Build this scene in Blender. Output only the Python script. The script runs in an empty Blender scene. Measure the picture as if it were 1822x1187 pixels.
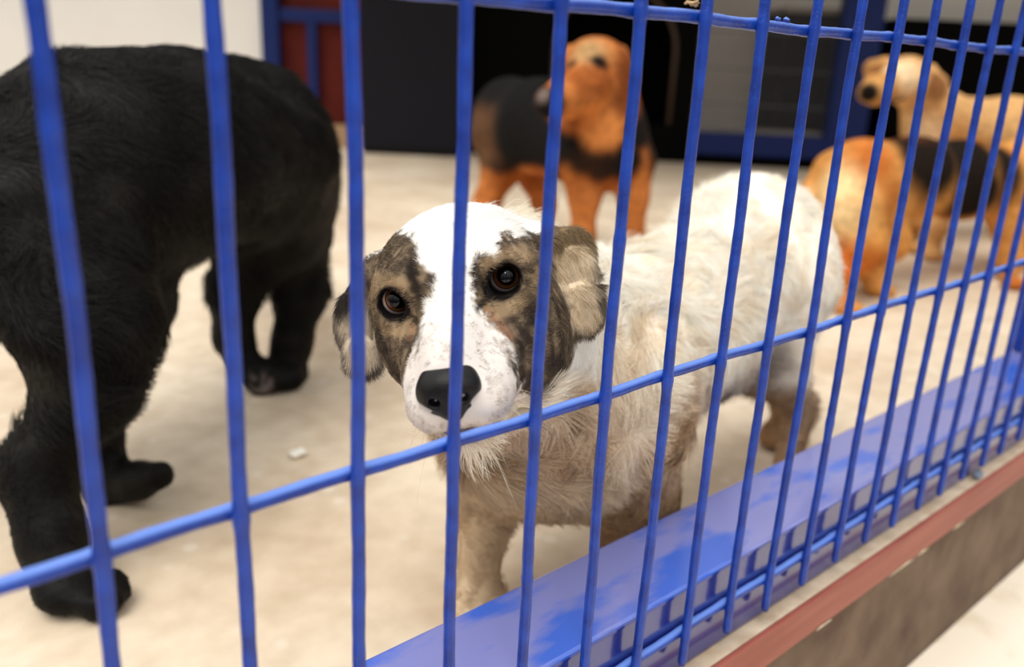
import bpy, math, random
import numpy as np
from mathutils import Vector, Matrix

# ------------------------------------------------------------------ camera
# world: x along the wire fence, y into the cage, z up; fence wires stand in the plane y = 0
CX, CY, FPX = 911.0, 593.5, 1504.478
def _n(v): v = np.array(v, float); return v / np.linalg.norm(v)
def _ray(x, y): return np.array([x - CX, y - CY, FPX])
CV = _n(_ray(700, 5200)); CD = _n(_ray(2720, 185)); CN = np.cross(CD, CV)
CAM_BACK, CAM_H = .331, .56
scene = bpy.context.scene
COL = scene.collection
cam_data = bpy.data.cameras.new('camera')
cam = bpy.data.objects.new('camera', cam_data)
COL.objects.link(cam)
R3 = np.array([[CD[0], -CD[1], -CD[2]], [CN[0], -CN[1], -CN[2]], [-CV[0], CV[1], CV[2]]])
# orthonormalise (the two vanishing points are perpendicular to within rounding)
U_, _, Vt_ = np.linalg.svd(R3); R3 = U_ @ Vt_
M4 = Matrix.Identity(4)
for i in range(3):
    for j in range(3): M4[i][j] = R3[i][j]
M4.translation = Vector((0, -CAM_BACK, CAM_H))
cam.matrix_world = M4
cam_data.sensor_width = 36.0
cam_data.lens = FPX / 1822 * 36.0
cam_data.clip_start = .02
cam_data.clip_end = 60
cam_data.dof.use_dof = True
cam_data.dof.focus_distance = .575
cam_data.dof.aperture_fstop = cam_data.lens / 7.5
scene.camera = cam

def at(x, y, Y=None, Z=None, dep=None):
    """the world point seen at a photo pixel, at a given distance / on a given plane"""
    r = _ray(x, y); w = np.array([r @ CD, r @ CN, -(r @ CV)])
    if Y is not None: t = (Y + CAM_BACK) / w[1]
    elif Z is not None: t = (Z - CAM_H) / w[2]
    else: t = dep / FPX
    return np.array([w[0] * t, w[1] * t - CAM_BACK, w[2] * t + CAM_H])

# ------------------------------------------------------------------ light
scene.view_settings.view_transform = 'Standard'
scene.view_settings.look = 'None'
scene.view_settings.exposure = 0.30
scene.view_settings.gamma = 1.0
world = bpy.data.worlds.new('world'); scene.world = world
world.use_nodes = True
wn = world.node_tree.nodes; wl = world.node_tree.links
bg = wn['Background']
tc = wn.new('ShaderNodeTexCoord'); sp = wn.new('ShaderNodeSeparateXYZ'); rp = wn.new('ShaderNodeValToRGB')
wl.new(tc.outputs['Generated'], sp.inputs[0]); wl.new(sp.outputs['Z'], rp.inputs[0]); wl.new(rp.outputs[0], bg.inputs[0])
rp.color_ramp.elements[0].position = 0.02; rp.color_ramp.elements[0].color = (.14, .137, .134, 1)
rp.color_ramp.elements[1].position = .55; rp.color_ramp.elements[1].color = (1.0, .985, .96, 1)
bg.inputs[1].default_value = 1.05
sd = bpy.data.lights.new('sun', 'SUN'); sd.energy = 2.0; sd.angle = math.radians(40); sd.color = (1, .965, .91)
sun = bpy.data.objects.new('sun', sd); COL.objects.link(sun)
sun.rotation_euler = Vector((-.45, -.10, 1.0)).to_track_quat('Z', 'Y').to_euler()

fl_ = bpy.data.lights.new('camera_flash', 'AREA'); fl_.shape = 'RECTANGLE'; fl_.size = .16; fl_.size_y = .10; fl_.energy = 1.0; fl_.color = (1, .98, .95)
flo = bpy.data.objects.new('camera_flash', fl_); COL.objects.link(flo); flo.location = (-.02, -.50, 1.02)
flo.rotation_euler = (Vector(flo.location) - Vector((.42, .3, .3))).to_track_quat('Z', 'Y').to_euler()

# ------------------------------------------------------------------ materials
def mat(name, color=(.8, .8, .8), rough=.5, metal=0.0, coat=0.0, spec=.5):
    m = bpy.data.materials.new(name); m.use_nodes = True
    b = m.node_tree.nodes['Principled BSDF']
    b.inputs['Base Color'].default_value = (*color, 1); b.inputs['Roughness'].default_value = rough
    b.inputs['Metallic'].default_value = metal; b.inputs['Coat Weight'].default_value = coat
    b.inputs['Specular IOR Level'].default_value = spec
    return m, m.node_tree.nodes, m.node_tree.links, b
def noise_col(m, scale, c1, c2, lo=.35, hi=.65, detail=4, coord='Object', stretch=None):
    m_, N, L, b = m
    t = N.new('ShaderNodeTexCoord'); n = N.new('ShaderNodeTexNoise'); r = N.new('ShaderNodeValToRGB')
    n.inputs['Scale'].default_value = scale; n.inputs['Detail'].default_value = detail
    if stretch:
        mp = N.new('ShaderNodeMapping'); mp.inputs['Scale'].default_value = stretch
        L.new(t.outputs[coord], mp.inputs[0]); L.new(mp.outputs[0], n.inputs['Vector'])
    else: L.new(t.outputs[coord], n.inputs['Vector'])
    r.color_ramp.elements[0].position = lo; r.color_ramp.elements[0].color = (*c1, 1)
    r.color_ramp.elements[1].position = hi; r.color_ramp.elements[1].color = (*c2, 1)
    L.new(n.outputs[0], r.inputs[0]); L.new(r.outputs[0], b.inputs['Base Color'])
    return n, r
def bump(m, scale, strength, dist=.001, detail=3, coord='Object', stretch=None):
    m_, N, L, b = m
    t = N.new('ShaderNodeTexCoord'); n = N.new('ShaderNodeTexNoise'); bp = N.new('ShaderNodeBump')
    n.inputs['Scale'].default_value = scale; n.inputs['Detail'].default_value = detail
    if stretch:
        mp = N.new('ShaderNodeMapping'); mp.inputs['Scale'].default_value = stretch
        L.new(t.outputs[coord], mp.inputs[0]); L.new(mp.outputs[0], n.inputs['Vector'])
    else: L.new(t.outputs[coord], n.inputs['Vector'])
    bp.inputs['Strength'].default_value = strength; bp.inputs['Distance'].default_value = dist
    L.new(n.outputs[0], bp.inputs['Height']); L.new(bp.outputs[0], b.inputs['Normal'])

m = mat('blue_paint_wire', (.01, .055, .45), .33, spec=.42)
noise_col(m, 60, (.0025, .024, .22), (.006, .046, .35)); bump(m, 380, .6, .0008, 4)
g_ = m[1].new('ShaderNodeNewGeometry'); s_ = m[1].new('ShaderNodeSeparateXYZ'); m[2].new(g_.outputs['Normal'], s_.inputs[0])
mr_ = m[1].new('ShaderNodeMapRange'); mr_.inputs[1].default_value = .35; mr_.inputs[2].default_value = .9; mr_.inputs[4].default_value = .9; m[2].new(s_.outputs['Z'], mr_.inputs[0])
dm_ = m[1].new('ShaderNodeMix'); dm_.data_type = 'RGBA'; m[2].new(mr_.outputs[0], dm_.inputs[0]); dm_.inputs[7].default_value = (.15, .28, .76, 1)   # sky highlight painted on upward faces
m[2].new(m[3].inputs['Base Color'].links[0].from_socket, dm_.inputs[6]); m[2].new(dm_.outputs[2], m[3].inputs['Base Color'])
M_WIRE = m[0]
m = mat('blue_paint_beam', (.03, .07, .5), .22, coat=.6)
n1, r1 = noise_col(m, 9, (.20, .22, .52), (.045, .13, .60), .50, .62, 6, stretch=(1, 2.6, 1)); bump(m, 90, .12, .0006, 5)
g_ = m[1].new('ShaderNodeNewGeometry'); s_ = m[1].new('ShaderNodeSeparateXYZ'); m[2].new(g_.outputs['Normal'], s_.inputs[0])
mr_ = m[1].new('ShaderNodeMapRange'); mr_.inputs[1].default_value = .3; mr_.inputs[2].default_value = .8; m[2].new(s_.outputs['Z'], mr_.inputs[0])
dm_ = m[1].new('ShaderNodeMix'); dm_.data_type = 'RGBA'; m[2].new(mr_.outputs[0], dm_.inputs[0]); dm_.inputs[6].default_value = (.012, .022, .20, 1)   # chalky paint plus painted sky sheen, upper face only
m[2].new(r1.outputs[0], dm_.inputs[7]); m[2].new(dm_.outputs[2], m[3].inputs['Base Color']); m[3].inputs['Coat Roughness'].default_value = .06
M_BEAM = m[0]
m = mat('dark_blue_paint', (.003, .014, .10), .45, spec=.25); bump(m, 60, .1); M_POST = m[0]
m = mat('concrete_floor', (.7, .6, .46), .62)
N, L, b = m[1], m[2], m[3]
t = N.new('ShaderNodeTexCoord')
na = N.new('ShaderNodeTexNoise'); na.inputs['Scale'].default_value = 3.0; na.inputs['Detail'].default_value = 6; na.inputs['Roughness'].default_value = .6
nb = N.new('ShaderNodeTexNoise'); nb.inputs['Scale'].default_value = 22; nb.inputs['Detail'].default_value = 5
vo = N.new('ShaderNodeTexVoronoi'); vo.inputs['Scale'].default_value = 17
for x_ in (na, nb, vo): L.new(t.outputs['Object'], x_.inputs['Vector'])
ra = N.new('ShaderNodeValToRGB'); ra.color_ramp.elements[0].position = .32; ra.color_ramp.elements[0].color = (.58, .45, .315, 1)
ra.color_ramp.elements[1].position = .66; ra.color_ramp.elements[1].color = (.79, .68, .53, 1)
rb = N.new('ShaderNodeValToRGB'); rb.color_ramp.elements[0].position = .30; rb.color_ramp.elements[0].color = (.80, .77, .72, 1)
rb.color_ramp.elements[1].position = .62; rb.color_ramp.elements[1].color = (1, 1, 1, 1)
rv = N.new('ShaderNodeValToRGB'); rv.color_ramp.elements[0].position = .10; rv.color_ramp.elements[0].color = (1, 1, 1, 1)
rv.color_ramp.elements[1].position = .20; rv.color_ramp.elements[1].color = (0, 0, 0, 1)
mx = N.new('ShaderNodeMix'); mx.data_type = 'RGBA'; mx.blend_type = 'MULTIPLY'; mx.inputs[0].default_value = .8
L.new(na.outputs[0], ra.inputs[0]); L.new(nb.outputs[0], rb.inputs[0]); L.new(ra.outputs[0], mx.inputs[6]); L.new(rb.outputs[0], mx.inputs[7])
mx2 = N.new('ShaderNodeMix'); mx2.data_type = 'RGBA'; L.new(vo.outputs['Distance'], rv.inputs[0])
mm = N.new('ShaderNodeMath'); mm.operation = 'MULTIPLY'; mm.inputs[1].default_value = .35
L.new(rv.outputs[0], mm.inputs[0]); L.new(mm.outputs[0], mx2.inputs[0]); L.new(mx.outputs[2], mx2.inputs[6]); mx2.inputs[7].default_value = (.85, .80, .70, 1)
L.new(mx2.outputs[2], b.inputs['Base Color'])
bp = N.new('ShaderNodeBump'); bp.inputs['Strength'].default_value = .35; bp.inputs['Distance'].default_value = .002
L.new(nb.outputs[0], bp.inputs['Height']); L.new(bp.outputs[0], b.inputs['Normal'])
M_FLOOR = m[0]
m = mat('white_wall_paint', (.80, .77, .72), .8); noise_col(m, 1.2, (.66, .64, .60), (.72, .70, .67)); M_WALL = m[0]
m = mat('red_sheet', (.13, .012, .008), .6, spec=.15); noise_col(m, 5, (.07, .007, .004), (.11, .012, .007)); M_RED = m[0]
M_DARK = mat('dark_plastic', (.012, .012, .016), .6, spec=.08)[0]
M_BLACK = mat('black_board', (.002, .002, .002), .7, spec=.04)[0]
m = mat('tan_board', (.36, .22, .12), .7); noise_col(m, 8, (.30, .18, .09), (.42, .27, .16)); M_TAN = m[0]
m = mat('grey_wall', (.30, .265, .22), .8); noise_col(m, 2, (.27, .24, .205), (.32, .285, .24)); M_GREY = m[0]
m = mat('back_wall', (.5, .45, .40), .85); noise_col(m, 2, (.76, .70, .62), (.84, .78, .70)); M_BACKW = m[0]
m = mat('step_concrete', (.22, .15, .10), .85); noise_col(m, 14, (.085, .045, .028), (.17, .115, .075), .3, .65, 6); bump(m, 60, .5, .002); M_STEP = m[0]
m = mat('red_paint', (.36, .09, .06), .55); noise_col(m, 30, (.24, .055, .036), (.34, .095, .065), .3, .7, 5, stretch=(.2, 1, 3)); bump(m, 120, .4, .001, 4, stretch=(.15, 1, 2)); M_REDP = m[0]
m = mat('slab_concrete', (.60, .47, .33), .8); noise_col(m, 40, (.48, .36, .24), (.66, .54, .40)); M_SLAB = m[0]
m = mat('pale_paving', (.78, .68, .55), .8); noise_col(m, 9, (.62, .50, .34), (.82, .73, .60), .28, .5, 5); M_PAVE = m[0]
M_CHIP = mat('bare_chip', (.72, .62, .46), .8)[0]
M_PEB = mat('pebble_white', (.86, .83, .74), .7)[0]
M_LINT = mat('blue_grey_lint', (.16, .19, .26), .9)[0]
m = mat('dry_leaf', (.55, .36, .16), .8); noise_col(m, 500, (.35, .20, .08), (.72, .52, .28)); M_LEAF = m[0]

def attr_mat(name, rough=.8, spec=.2, var=.0, scale=300, bumpk=0):
    m, N, L, b = mat(name, rough=rough, spec=spec)
    a = N.new('ShaderNodeAttribute'); a.attribute_name = 'col'
    if var > 0:
        t = N.new('ShaderNodeTexCoord'); n = N.new('ShaderNodeTexNoise'); n.inputs['Scale'].default_value = scale; n.inputs['Detail'].default_value = 3
        L.new(t.outputs['Object'], n.inputs['Vector'])
        mr = N.new('ShaderNodeMapRange'); mr.inputs[1].default_value = .3; mr.inputs[2].default_value = .7
        mr.inputs[3].default_value = 1 - var; mr.inputs[4].default_value = 1 + var
        L.new(n.outputs[0], mr.inputs[0])
        mxx = N.new('ShaderNodeVectorMath'); mxx.operation = 'SCALE'
        L.new(a.outputs['Color'], mxx.inputs[0]); L.new(mr.outputs[0], mxx.inputs['Scale']); L.new(mxx.outputs[0], b.inputs['Base Color'])
        if bumpk:
            bp = N.new('ShaderNodeBump'); bp.inputs['Strength'].default_value = bumpk; bp.inputs['Distance'].default_value = .004
            L.new(n.outputs[0], bp.inputs['Height']); L.new(bp.outputs[0], b.inputs['Normal'])
    else: L.new(a.outputs['Color'], b.inputs['Base Color'])
    return m
M_SKIN = attr_mat('dog_skin', .85, .1)
M_COAT = attr_mat('dog_coat', .85, .1, .25, 55, .8)
M_BLACKCOAT = attr_mat('black_dog_coat', .6, .12, .3, 70, .6)
M_FUR = attr_mat('dog_fur', .65, .25)
M_BFUR = attr_mat('black_dog_fur', .45, .18)
m = mat('nose_leather', (.005, .0045, .0045), .40, spec=.28); bump(m, 900, .45, .0005, 2); M_NOSE = m[0]
M_WHISK = mat('whisker', (.80, .72, .60), .4)[0]
# ------------------------------------------------------------------ object helpers
def tag(o, label=None, cat=None, group=None, kind=None):
    if label: o['label'] = label
    if cat: o['category'] = cat
    if group: o['group'] = group
    if kind: o['kind'] = kind
    return o
def empty(name, loc=(0, 0, 0)):
    o = bpy.data.objects.new(name, None); o.location = loc; COL.objects.link(o); o.empty_display_size = .05
    return o
def link(name, me, material, parent=None, loc=None, smooth=True):
    if material is not None: me.materials.append(material)
    o = bpy.data.objects.new(name, me); COL.objects.link(o)
    if smooth: me.shade_smooth()
    if parent is not None:
        o.parent = parent
        o.location = -Vector(parent.location) if loc is None else loc
    elif loc is not None: o.location = loc
    return o
def mesh_of(verts, faces, name='mesh'):
    me = bpy.data.meshes.new(name); me.from_pydata([tuple(map(float, v)) for v in verts], [], [tuple(map(int, f)) for f in faces]); me.update()
    return me
class MB:
    def __init__(s): s.v = []; s.f = []
    def add(s, V, F):
        k = len(s.v); s.v += [tuple(p) for p in V]; s.f += [tuple(i + k for i in q) for q in F]
    def box(s, x0, x1, y0, y1, z0, z1, b=0.0, T=None):
        if b <= 0:
            V = [(x, y, z) for x in (x0, x1) for y in (y0, y1) for z in (z0, z1)]
            F = [(0, 1, 3, 2), (4, 6, 7, 5), (0, 4, 5, 1), (2, 3, 7, 6), (0, 2, 6, 4), (1, 5, 7, 3)]
        else:
            import bmesh
            bm = bmesh.new(); bmesh.ops.create_cube(bm, size=1)
            for q in bm.verts:
                q.co = Vector(((x0 + x1) / 2 + q.co.x * (x1 - x0), (y0 + y1) / 2 + q.co.y * (y1 - y0), (z0 + z1) / 2 + q.co.z * (z1 - z0)))
            bmesh.ops.bevel(bm, geom=bm.edges[:], offset=b, segments=4, affect='EDGES', profile=.5)
            bm.verts.index_update(); V = [tuple(q.co) for q in bm.verts]; F = [tuple(q.index for q in f.verts) for f in bm.faces]; bm.free()
        if T: V = [T(p) for p in V]
        s.add(V, F)
    def tube(s, pts, rad, seg=12, cap=True):
        pts = np.asarray(pts, float); n = len(pts); rad = np.broadcast_to(np.asarray(rad, float), (n,))
        tg = np.gradient(pts, axis=0); tg /= np.linalg.norm(tg, axis=1)[:, None]
        up = np.array([0, 1., 0]) if abs(tg[0][1]) < .8 else np.array([1., 0, 0])
        V = []; F = []
        for i in range(n):
            a = np.cross(up, tg[i]); a /= np.linalg.norm(a); c = np.cross(tg[i], a)
            for k in range(seg):
                w = 2 * math.pi * k / seg
                V.append(tuple(pts[i] + rad[i] * (a * math.cos(w) + c * math.sin(w))))
        for i in range(n - 1):
            for k in range(seg):
                k2 = (k + 1) % seg; F.append((i * seg + k, i * seg + k2, (i + 1) * seg + k2, (i + 1) * seg + k))
        if cap:
            F.append(tuple(reversed(range(seg)))); F.append(tuple((n - 1) * seg + k for k in range(seg)))
        s.add(V, F)
    def build(s, name, material, parent=None, smooth=False):
        return link(name, mesh_of(s.v, s.f, name), material, parent, smooth=smooth)
def box_obj(name, x0, x1, y0, y1, z0, z1, material, parent=None, b=0.0, T=None):
    q = MB(); q.box(x0, x1, y0, y1, z0, z1, b, T); return q.build(name, material, parent, smooth=False)

rng = np.random.default_rng(7)
def vnoise(P, scale, seed=0, octaves=1):
    """smooth vector noise from summed sines, P (N,3) -> (N,3) about -1..1"""
    r = np.random.default_rng(seed); out = np.zeros((len(P), 3)); amp = 1.0
    for o in range(octaves):
        for j in range(6):
            K = r.normal(size=(3, 3)) * scale * (2 ** o); ph = r.uniform(0, 6.28, 3)
            out += amp * .42 * np.sin(P @ K.T + ph)
        amp *= .55
    return out
def sst(x, a, b):
    t = np.clip((x - a) / (b - a), 0, 1); return t * t * (3 - 2 * t)

# ------------------------------------------------------------------ implicit surfaces
def cone(a, b, ra, rb, k=.03): return ('c', np.array(a, float), np.array(b, float), ra, rb, k)
def ell(c, r, k=.03, R=None): return ('e', np.array(c, float), np.array(r, float), R, 0, k)
def cut(p): return p[:5] + (-abs(p[5]),)
def dist1(p, P):
    if p[0] == 'c':
        _, a, b, ra, rb, k = p
        ba = b - a; pa = P - a; h = np.clip(pa @ ba / (ba @ ba), 0, 1)
        q = pa - h[:, None] * ba
        return np.sqrt((q * q).sum(1)) - (ra + h * (rb - ra))
    _, c, r, R, _, k = p
    q = P - c
    if R is not None: q = q @ R
    k0 = np.sqrt(((q / r) ** 2).sum(1)); k1 = np.sqrt(((q / (r * r)) ** 2).sum(1))
    return np.where(k1 > 1e-9, k0 * (k0 - 1) / np.maximum(k1, 1e-9), -r.min())
def combine(prims, D):
    d = None
    for p, x in zip(prims, D):
        k = p[5]
        if d is None: d = x.copy(); continue
        if k >= 0:
            h = np.maximum(k - np.abs(d - x), 0) / max(k, 1e-6); d = np.minimum(d, x) - h * h * k * .25
        else:
            k = -k; x = -x; h = np.maximum(k - np.abs(d - x), 0) / k; d = np.maximum(d, x) + h * h * k * .25
    return d
def field(P, prims, cell=.03, skip=False):
    key = np.floor(P / cell).astype(np.int64); key -= key.min(0)
    dims = key.max(0) + 1; code = (key[:, 0] * dims[1] + key[:, 1]) * dims[2] + key[:, 2]
    order = np.argsort(code, kind='stable'); cs = code[order]
    st = np.flatnonzero(np.r_[True, cs[1:] != cs[:-1]]); en = np.r_[st[1:], len(cs)]
    out = np.empty(len(P)); rad = cell * .87
    cen = (key[order[st]] + .5) * cell + np.floor(P / cell).min(0) * cell
    DC = np.stack([dist1(p, cen) for p in prims], 1)
    addm = np.array([p[5] >= 0 for p in prims])
    dmin = DC[:, addm].min(1)
    for i in range(len(st)):
        idx = order[st[i]:en[i]]
        if skip and dmin[i] > rad + .03: out[idx] = dmin[i]; continue
        keep = [j for j in range(len(prims)) if (addm[j] and DC[i, j] - rad < dmin[i] + rad + max(.05, prims[j][5])) or (not addm[j] and DC[i, j] < rad + .02)]
        if skip and dmin[i] < -rad - .03 and all(addm[j] for j in keep): out[idx] = dmin[i]; continue
        pr = [prims[j] for j in keep]; Q = P[idx]
        out[idx] = combine(pr, [dist1(p, Q) for p in pr])
    return out
def surface_nets(xs, ys, zs, F):
    nx, ny, nz = F.shape; neg = F < 0
    cnt = np.zeros((nx - 1, ny - 1, nz - 1), np.int8); acc = np.zeros((nx - 1, ny - 1, nz - 1, 3)); ne = np.zeros((nx - 1, ny - 1, nz - 1))
    G = (xs, ys, zs)
    s = [slice(0, -1), slice(1, None)]
    for ax in range(3):
        o = [a for a in range(3) if a != ax]
        for u in (0, 1):
            for w in (0, 1):
                sl0 = [None] * 3; sl1 = [None] * 3
                sl0[ax] = s[0]; sl1[ax] = s[1]; sl0[o[0]] = sl1[o[0]] = s[u]; sl0[o[1]] = sl1[o[1]] = s[w]
                f0 = F[tuple(sl0)]; f1 = F[tuple(sl1)]; m_ = (f0 < 0) != (f1 < 0)
                i, j, k = np.nonzero(m_)
                if len(i) == 0: continue
                t = f0[i, j, k] / (f0[i, j, k] - f1[i, j, k]); ijk = [i, j, k]
                p = np.zeros((len(i), 3)); g = G[ax]
                p[:, ax] = g[ijk[ax]] * (1 - t) + g[ijk[ax] + 1] * t
                p[:, o[0]] = G[o[0]][ijk[o[0]] + u]; p[:, o[1]] = G[o[1]][ijk[o[1]] + w]
                acc[i, j, k] += p; ne[i, j, k] += 1
    has = ne > 0; idx = -np.ones(has.shape, np.int64); idx[has] = np.arange(has.sum())
    V = acc[has] / ne[has][:, None]; faces = []
    for ax in range(3):
        o = [(ax + 1) % 3, (ax + 2) % 3]
        sl0 = [slice(1, -1)] * 3; sl1 = [slice(1, -1)] * 3
        sl0[ax] = slice(0, -1); sl1[ax] = slice(1, None)
        a = neg[tuple(sl0)]; b = neg[tuple(sl1)]
        for flip in (0, 1):
            m_ = (a & ~b) if not flip else (~a & b)
            q = np.stack(np.nonzero(m_), 1)
            if len(q) == 0: continue
            base = q.copy(); base[:, o[0]] += 1; base[:, o[1]] += 1
            def cellid(du, dv):
                c = base.copy(); c[:, o[0]] -= du; c[:, o[1]] -= dv; return idx[c[:, 0], c[:, 1], c[:, 2]]
            quad = np.stack([cellid(1, 1), cellid(0, 1), cellid(0, 0), cellid(1, 0)], 1)
            if flip: quad = quad[:, ::-1]
            faces.append(quad)
    return V, np.concatenate(faces)
def polygonise(prims, step, fine=None, pad=.02):
    """fine = (box_lo, box_hi, step): a rectilinear grid that is denser inside one box"""
    lo = np.min([np.minimum(p[1] - max(p[3], p[4]), p[2] - max(p[3], p[4])) if p[0] == 'c' else p[1] - p[2].max() for p in prims if p[5] >= 0], 0) - pad
    hi = np.max([np.maximum(p[1] + max(p[3], p[4]), p[2] + max(p[3], p[4])) if p[0] == 'c' else p[1] + p[2].max() for p in prims if p[5] >= 0], 0) + pad
    ax = []
    for a in range(3):
        if fine is None: ax.append(np.arange(lo[a], hi[a] + step, step)); continue
        g = [lo[a]]
        while g[-1] < hi[a]: g.append(g[-1] + (fine[2] if fine[0][a] - step < g[-1] < fine[1][a] else step))
        ax.append(np.array(g))
    X, Y, Z = np.meshgrid(*ax, indexing='ij'); P = np.stack([X.ravel(), Y.ravel(), Z.ravel()], 1)
    F = field(P, prims, .03, skip=True).reshape(X.shape)
    V, Q = surface_nets(*ax, F)
    def grad(V, e=4e-4):
        g = np.stack([field(V + e * np.eye(3)[i], prims) - field(V - e * np.eye(3)[i], prims) for i in range(3)], 1) / (2 * e)
        return g
    for it in range(2):
        f = field(V, prims); g = grad(V); gg = (g * g).sum(1)
        mv = -(f / np.maximum(gg, .2))[:, None] * g
        l = np.linalg.norm(mv, axis=1); mx_ = .6 * (fine[2] if fine else step); mv *= np.minimum(1, mx_ / np.maximum(l, 1e-9))[:, None]
        V = V + mv
    g = grad(V); Nn = g / np.maximum(np.linalg.norm(g, axis=1), 1e-9)[:, None]
    return V, Q, Nn
def np_mesh(name, V, Q, col=None):
    me = bpy.data.meshes.new(name); nv, nq = len(V), len(Q)
    me.vertices.add(nv); me.vertices.foreach_set('co', V.astype(np.float32).ravel())
    me.loops.add(nq * 4); me.loops.foreach_set('vertex_index', Q.astype(np.int32).ravel())
    me.polygons.add(nq); me.polygons.foreach_set('loop_start', np.arange(0, nq * 4, 4, dtype=np.int32))
    me.update(calc_edges=True); me.validate()
    if col is not None:
        a = me.attributes.new('col', 'FLOAT_COLOR', 'POINT')
        a.data.foreach_set('color', np.concatenate([col, np.ones((len(col), 1))], 1).astype(np.float32).ravel())
    return me
def make_fur(name, V, Q, Nn, count, colf, flowf, lenf, widf, parent, material, weightf=None, curl=.3, clump=.4, curlscale=120, lift=.35, seed=1, segs=4, sz=.006):
    r = np.random.default_rng(seed)
    cen = V[Q].mean(1); a = V[Q[:, 2]] - V[Q[:, 0]]; b = V[Q[:, 3]] - V[Q[:, 1]]
    area = .5 * np.linalg.norm(np.cross(a, b), axis=1)
    w = area * (weightf(cen, Nn[Q].mean(1)) if weightf else 1)
    w = np.maximum(w, 0); f = np.searchsorted(np.cumsum(w) / w.sum(), r.random(count)); f = np.minimum(f, len(Q) - 1)
    s, t = r.random(count)[:, None], r.random(count)[:, None]; q = Q[f]
    P = (V[q[:, 0]] * (1 - s) + V[q[:, 1]] * s) * (1 - t) + (V[q[:, 3]] * (1 - s) + V[q[:, 2]] * s) * t
    N0 = (Nn[q[:, 0]] * (1 - s) + Nn[q[:, 1]] * s) * (1 - t) + (Nn[q[:, 3]] * (1 - s) + Nn[q[:, 2]] * s) * t
    N0 /= np.linalg.norm(N0, axis=1)[:, None]
    L_ = lenf(P) * r.uniform(.65, 1.2, count)
    fl = flowf(P, N0); fl = fl + curl * vnoise(P, curlscale, seed + 5) + .16 * r.normal(size=P.shape)
    fl = fl - (fl * N0).sum(1)[:, None] * N0; fl /= np.maximum(np.linalg.norm(fl, axis=1), 1e-6)[:, None]
    # hairs lean together in small locks
    c = (np.floor((P + .4 * sz * vnoise(P, 1.8 / sz, 3)) / sz) + .5) * sz
    ts = np.linspace(0, 1, segs); pts = np.empty((count, segs, 3))
    bend = vnoise(P, curlscale * .7, seed + 9)
    for i, u in enumerate(ts):
        p = P - N0 * .0006 + L_[:, None] * (fl * u + N0 * (lift * u * (1 - .55 * u)) + curl * .45 * bend * u * u)
        lock = c + L_[:, None] * (fl * u + N0 * lift * u * (1 - .55 * u))
        p = p + clump * u * u * (lock - p) * .5
        pts[:, i] = p
    cu = bpy.data.hair_curves.new(name); cu.add_curves([segs] * count)
    cu.position_data.foreach_set('vector', pts.astype(np.float32).ravel())
    wd = widf(P)[:, None] * np.linspace(1, .25, segs)[None] * .5
    ra_ = cu.attributes.new('radius', 'FLOAT', 'POINT') if 'radius' not in cu.attributes else cu.attributes['radius']
    ra_.data.foreach_set('value', wd.astype(np.float32).ravel())
    co = colf(P, N0, r); lum = co.mean(1); vr = np.where(lum < .5, .45, .16)
    co = np.clip(co * (1 + vr * r.uniform(-1, 1, count))[:, None], 0, .95)
    ca = cu.attributes.new('col', 'FLOAT_COLOR', 'CURVE')
    ca.data.foreach_set('color', np.concatenate([co, np.ones((count, 1))], 1).astype(np.float32).ravel())
    cu.materials.append(material)
    o = bpy.data.objects.new(name, cu); COL.objects.link(o); o.parent = parent; o.location = -Vector(parent.location)
    return o

# ================================================================== the setting
ZS, ZO = .075, -.155          # slab top, outer ground
box_obj('floor', -1.6, 9.5, .098, 7.5, -.10, 0.0, M_FLOOR)['kind'] = 'structure'
box_obj('floor_slab_edge', -1.6, 9.5, -.003, .098, .055, ZS, M_SLAB)['kind'] = 'structure'
tag(box_obj('trim_1', -1.6, 9.5, -.009, -.0035, .036, ZS + .001, M_REDP, b=.0015), kind='structure')
box_obj('wall_step', -1.6, 9.5, -.003, .098, -.16, .055, M_STEP)['kind'] = 'structure'

box_obj('floor_outside', -1.6, 9.5, -3.5, -.004, -.25, ZO, M_PAVE)['kind'] = 'structure'
# bare chips along the lower lip of the red strip
chips = MB()
for (px, py, ln) in ((1714, 900, .034), (1610, 985, .060), (1470, 1090, .03), (1650, 945, .03)):
    p = at(px, py, Y=-.0095)
    nseg = 7
    V = []; F = []
    for i in range(nseg + 1):
        u = i / nseg; h = .0034 * math.sin(math.pi * u) * (.7 + .3 * math.sin(9 * u + px)) + .0004
        V += [(p[0] + (u - .5) * ln, -.0098, .0355), (p[0] + (u - .5) * ln, -.0098, .0355 + h)]
    for i in range(nseg): F.append((2 * i, 2 * i + 2, 2 * i + 3, 2 * i + 1))
    chips.add(V, F)
ch = chips.build('paint_chips', M_CHIP, bpy.data.objects['trim_1']); ch['kind'] = 'stuff'

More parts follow.
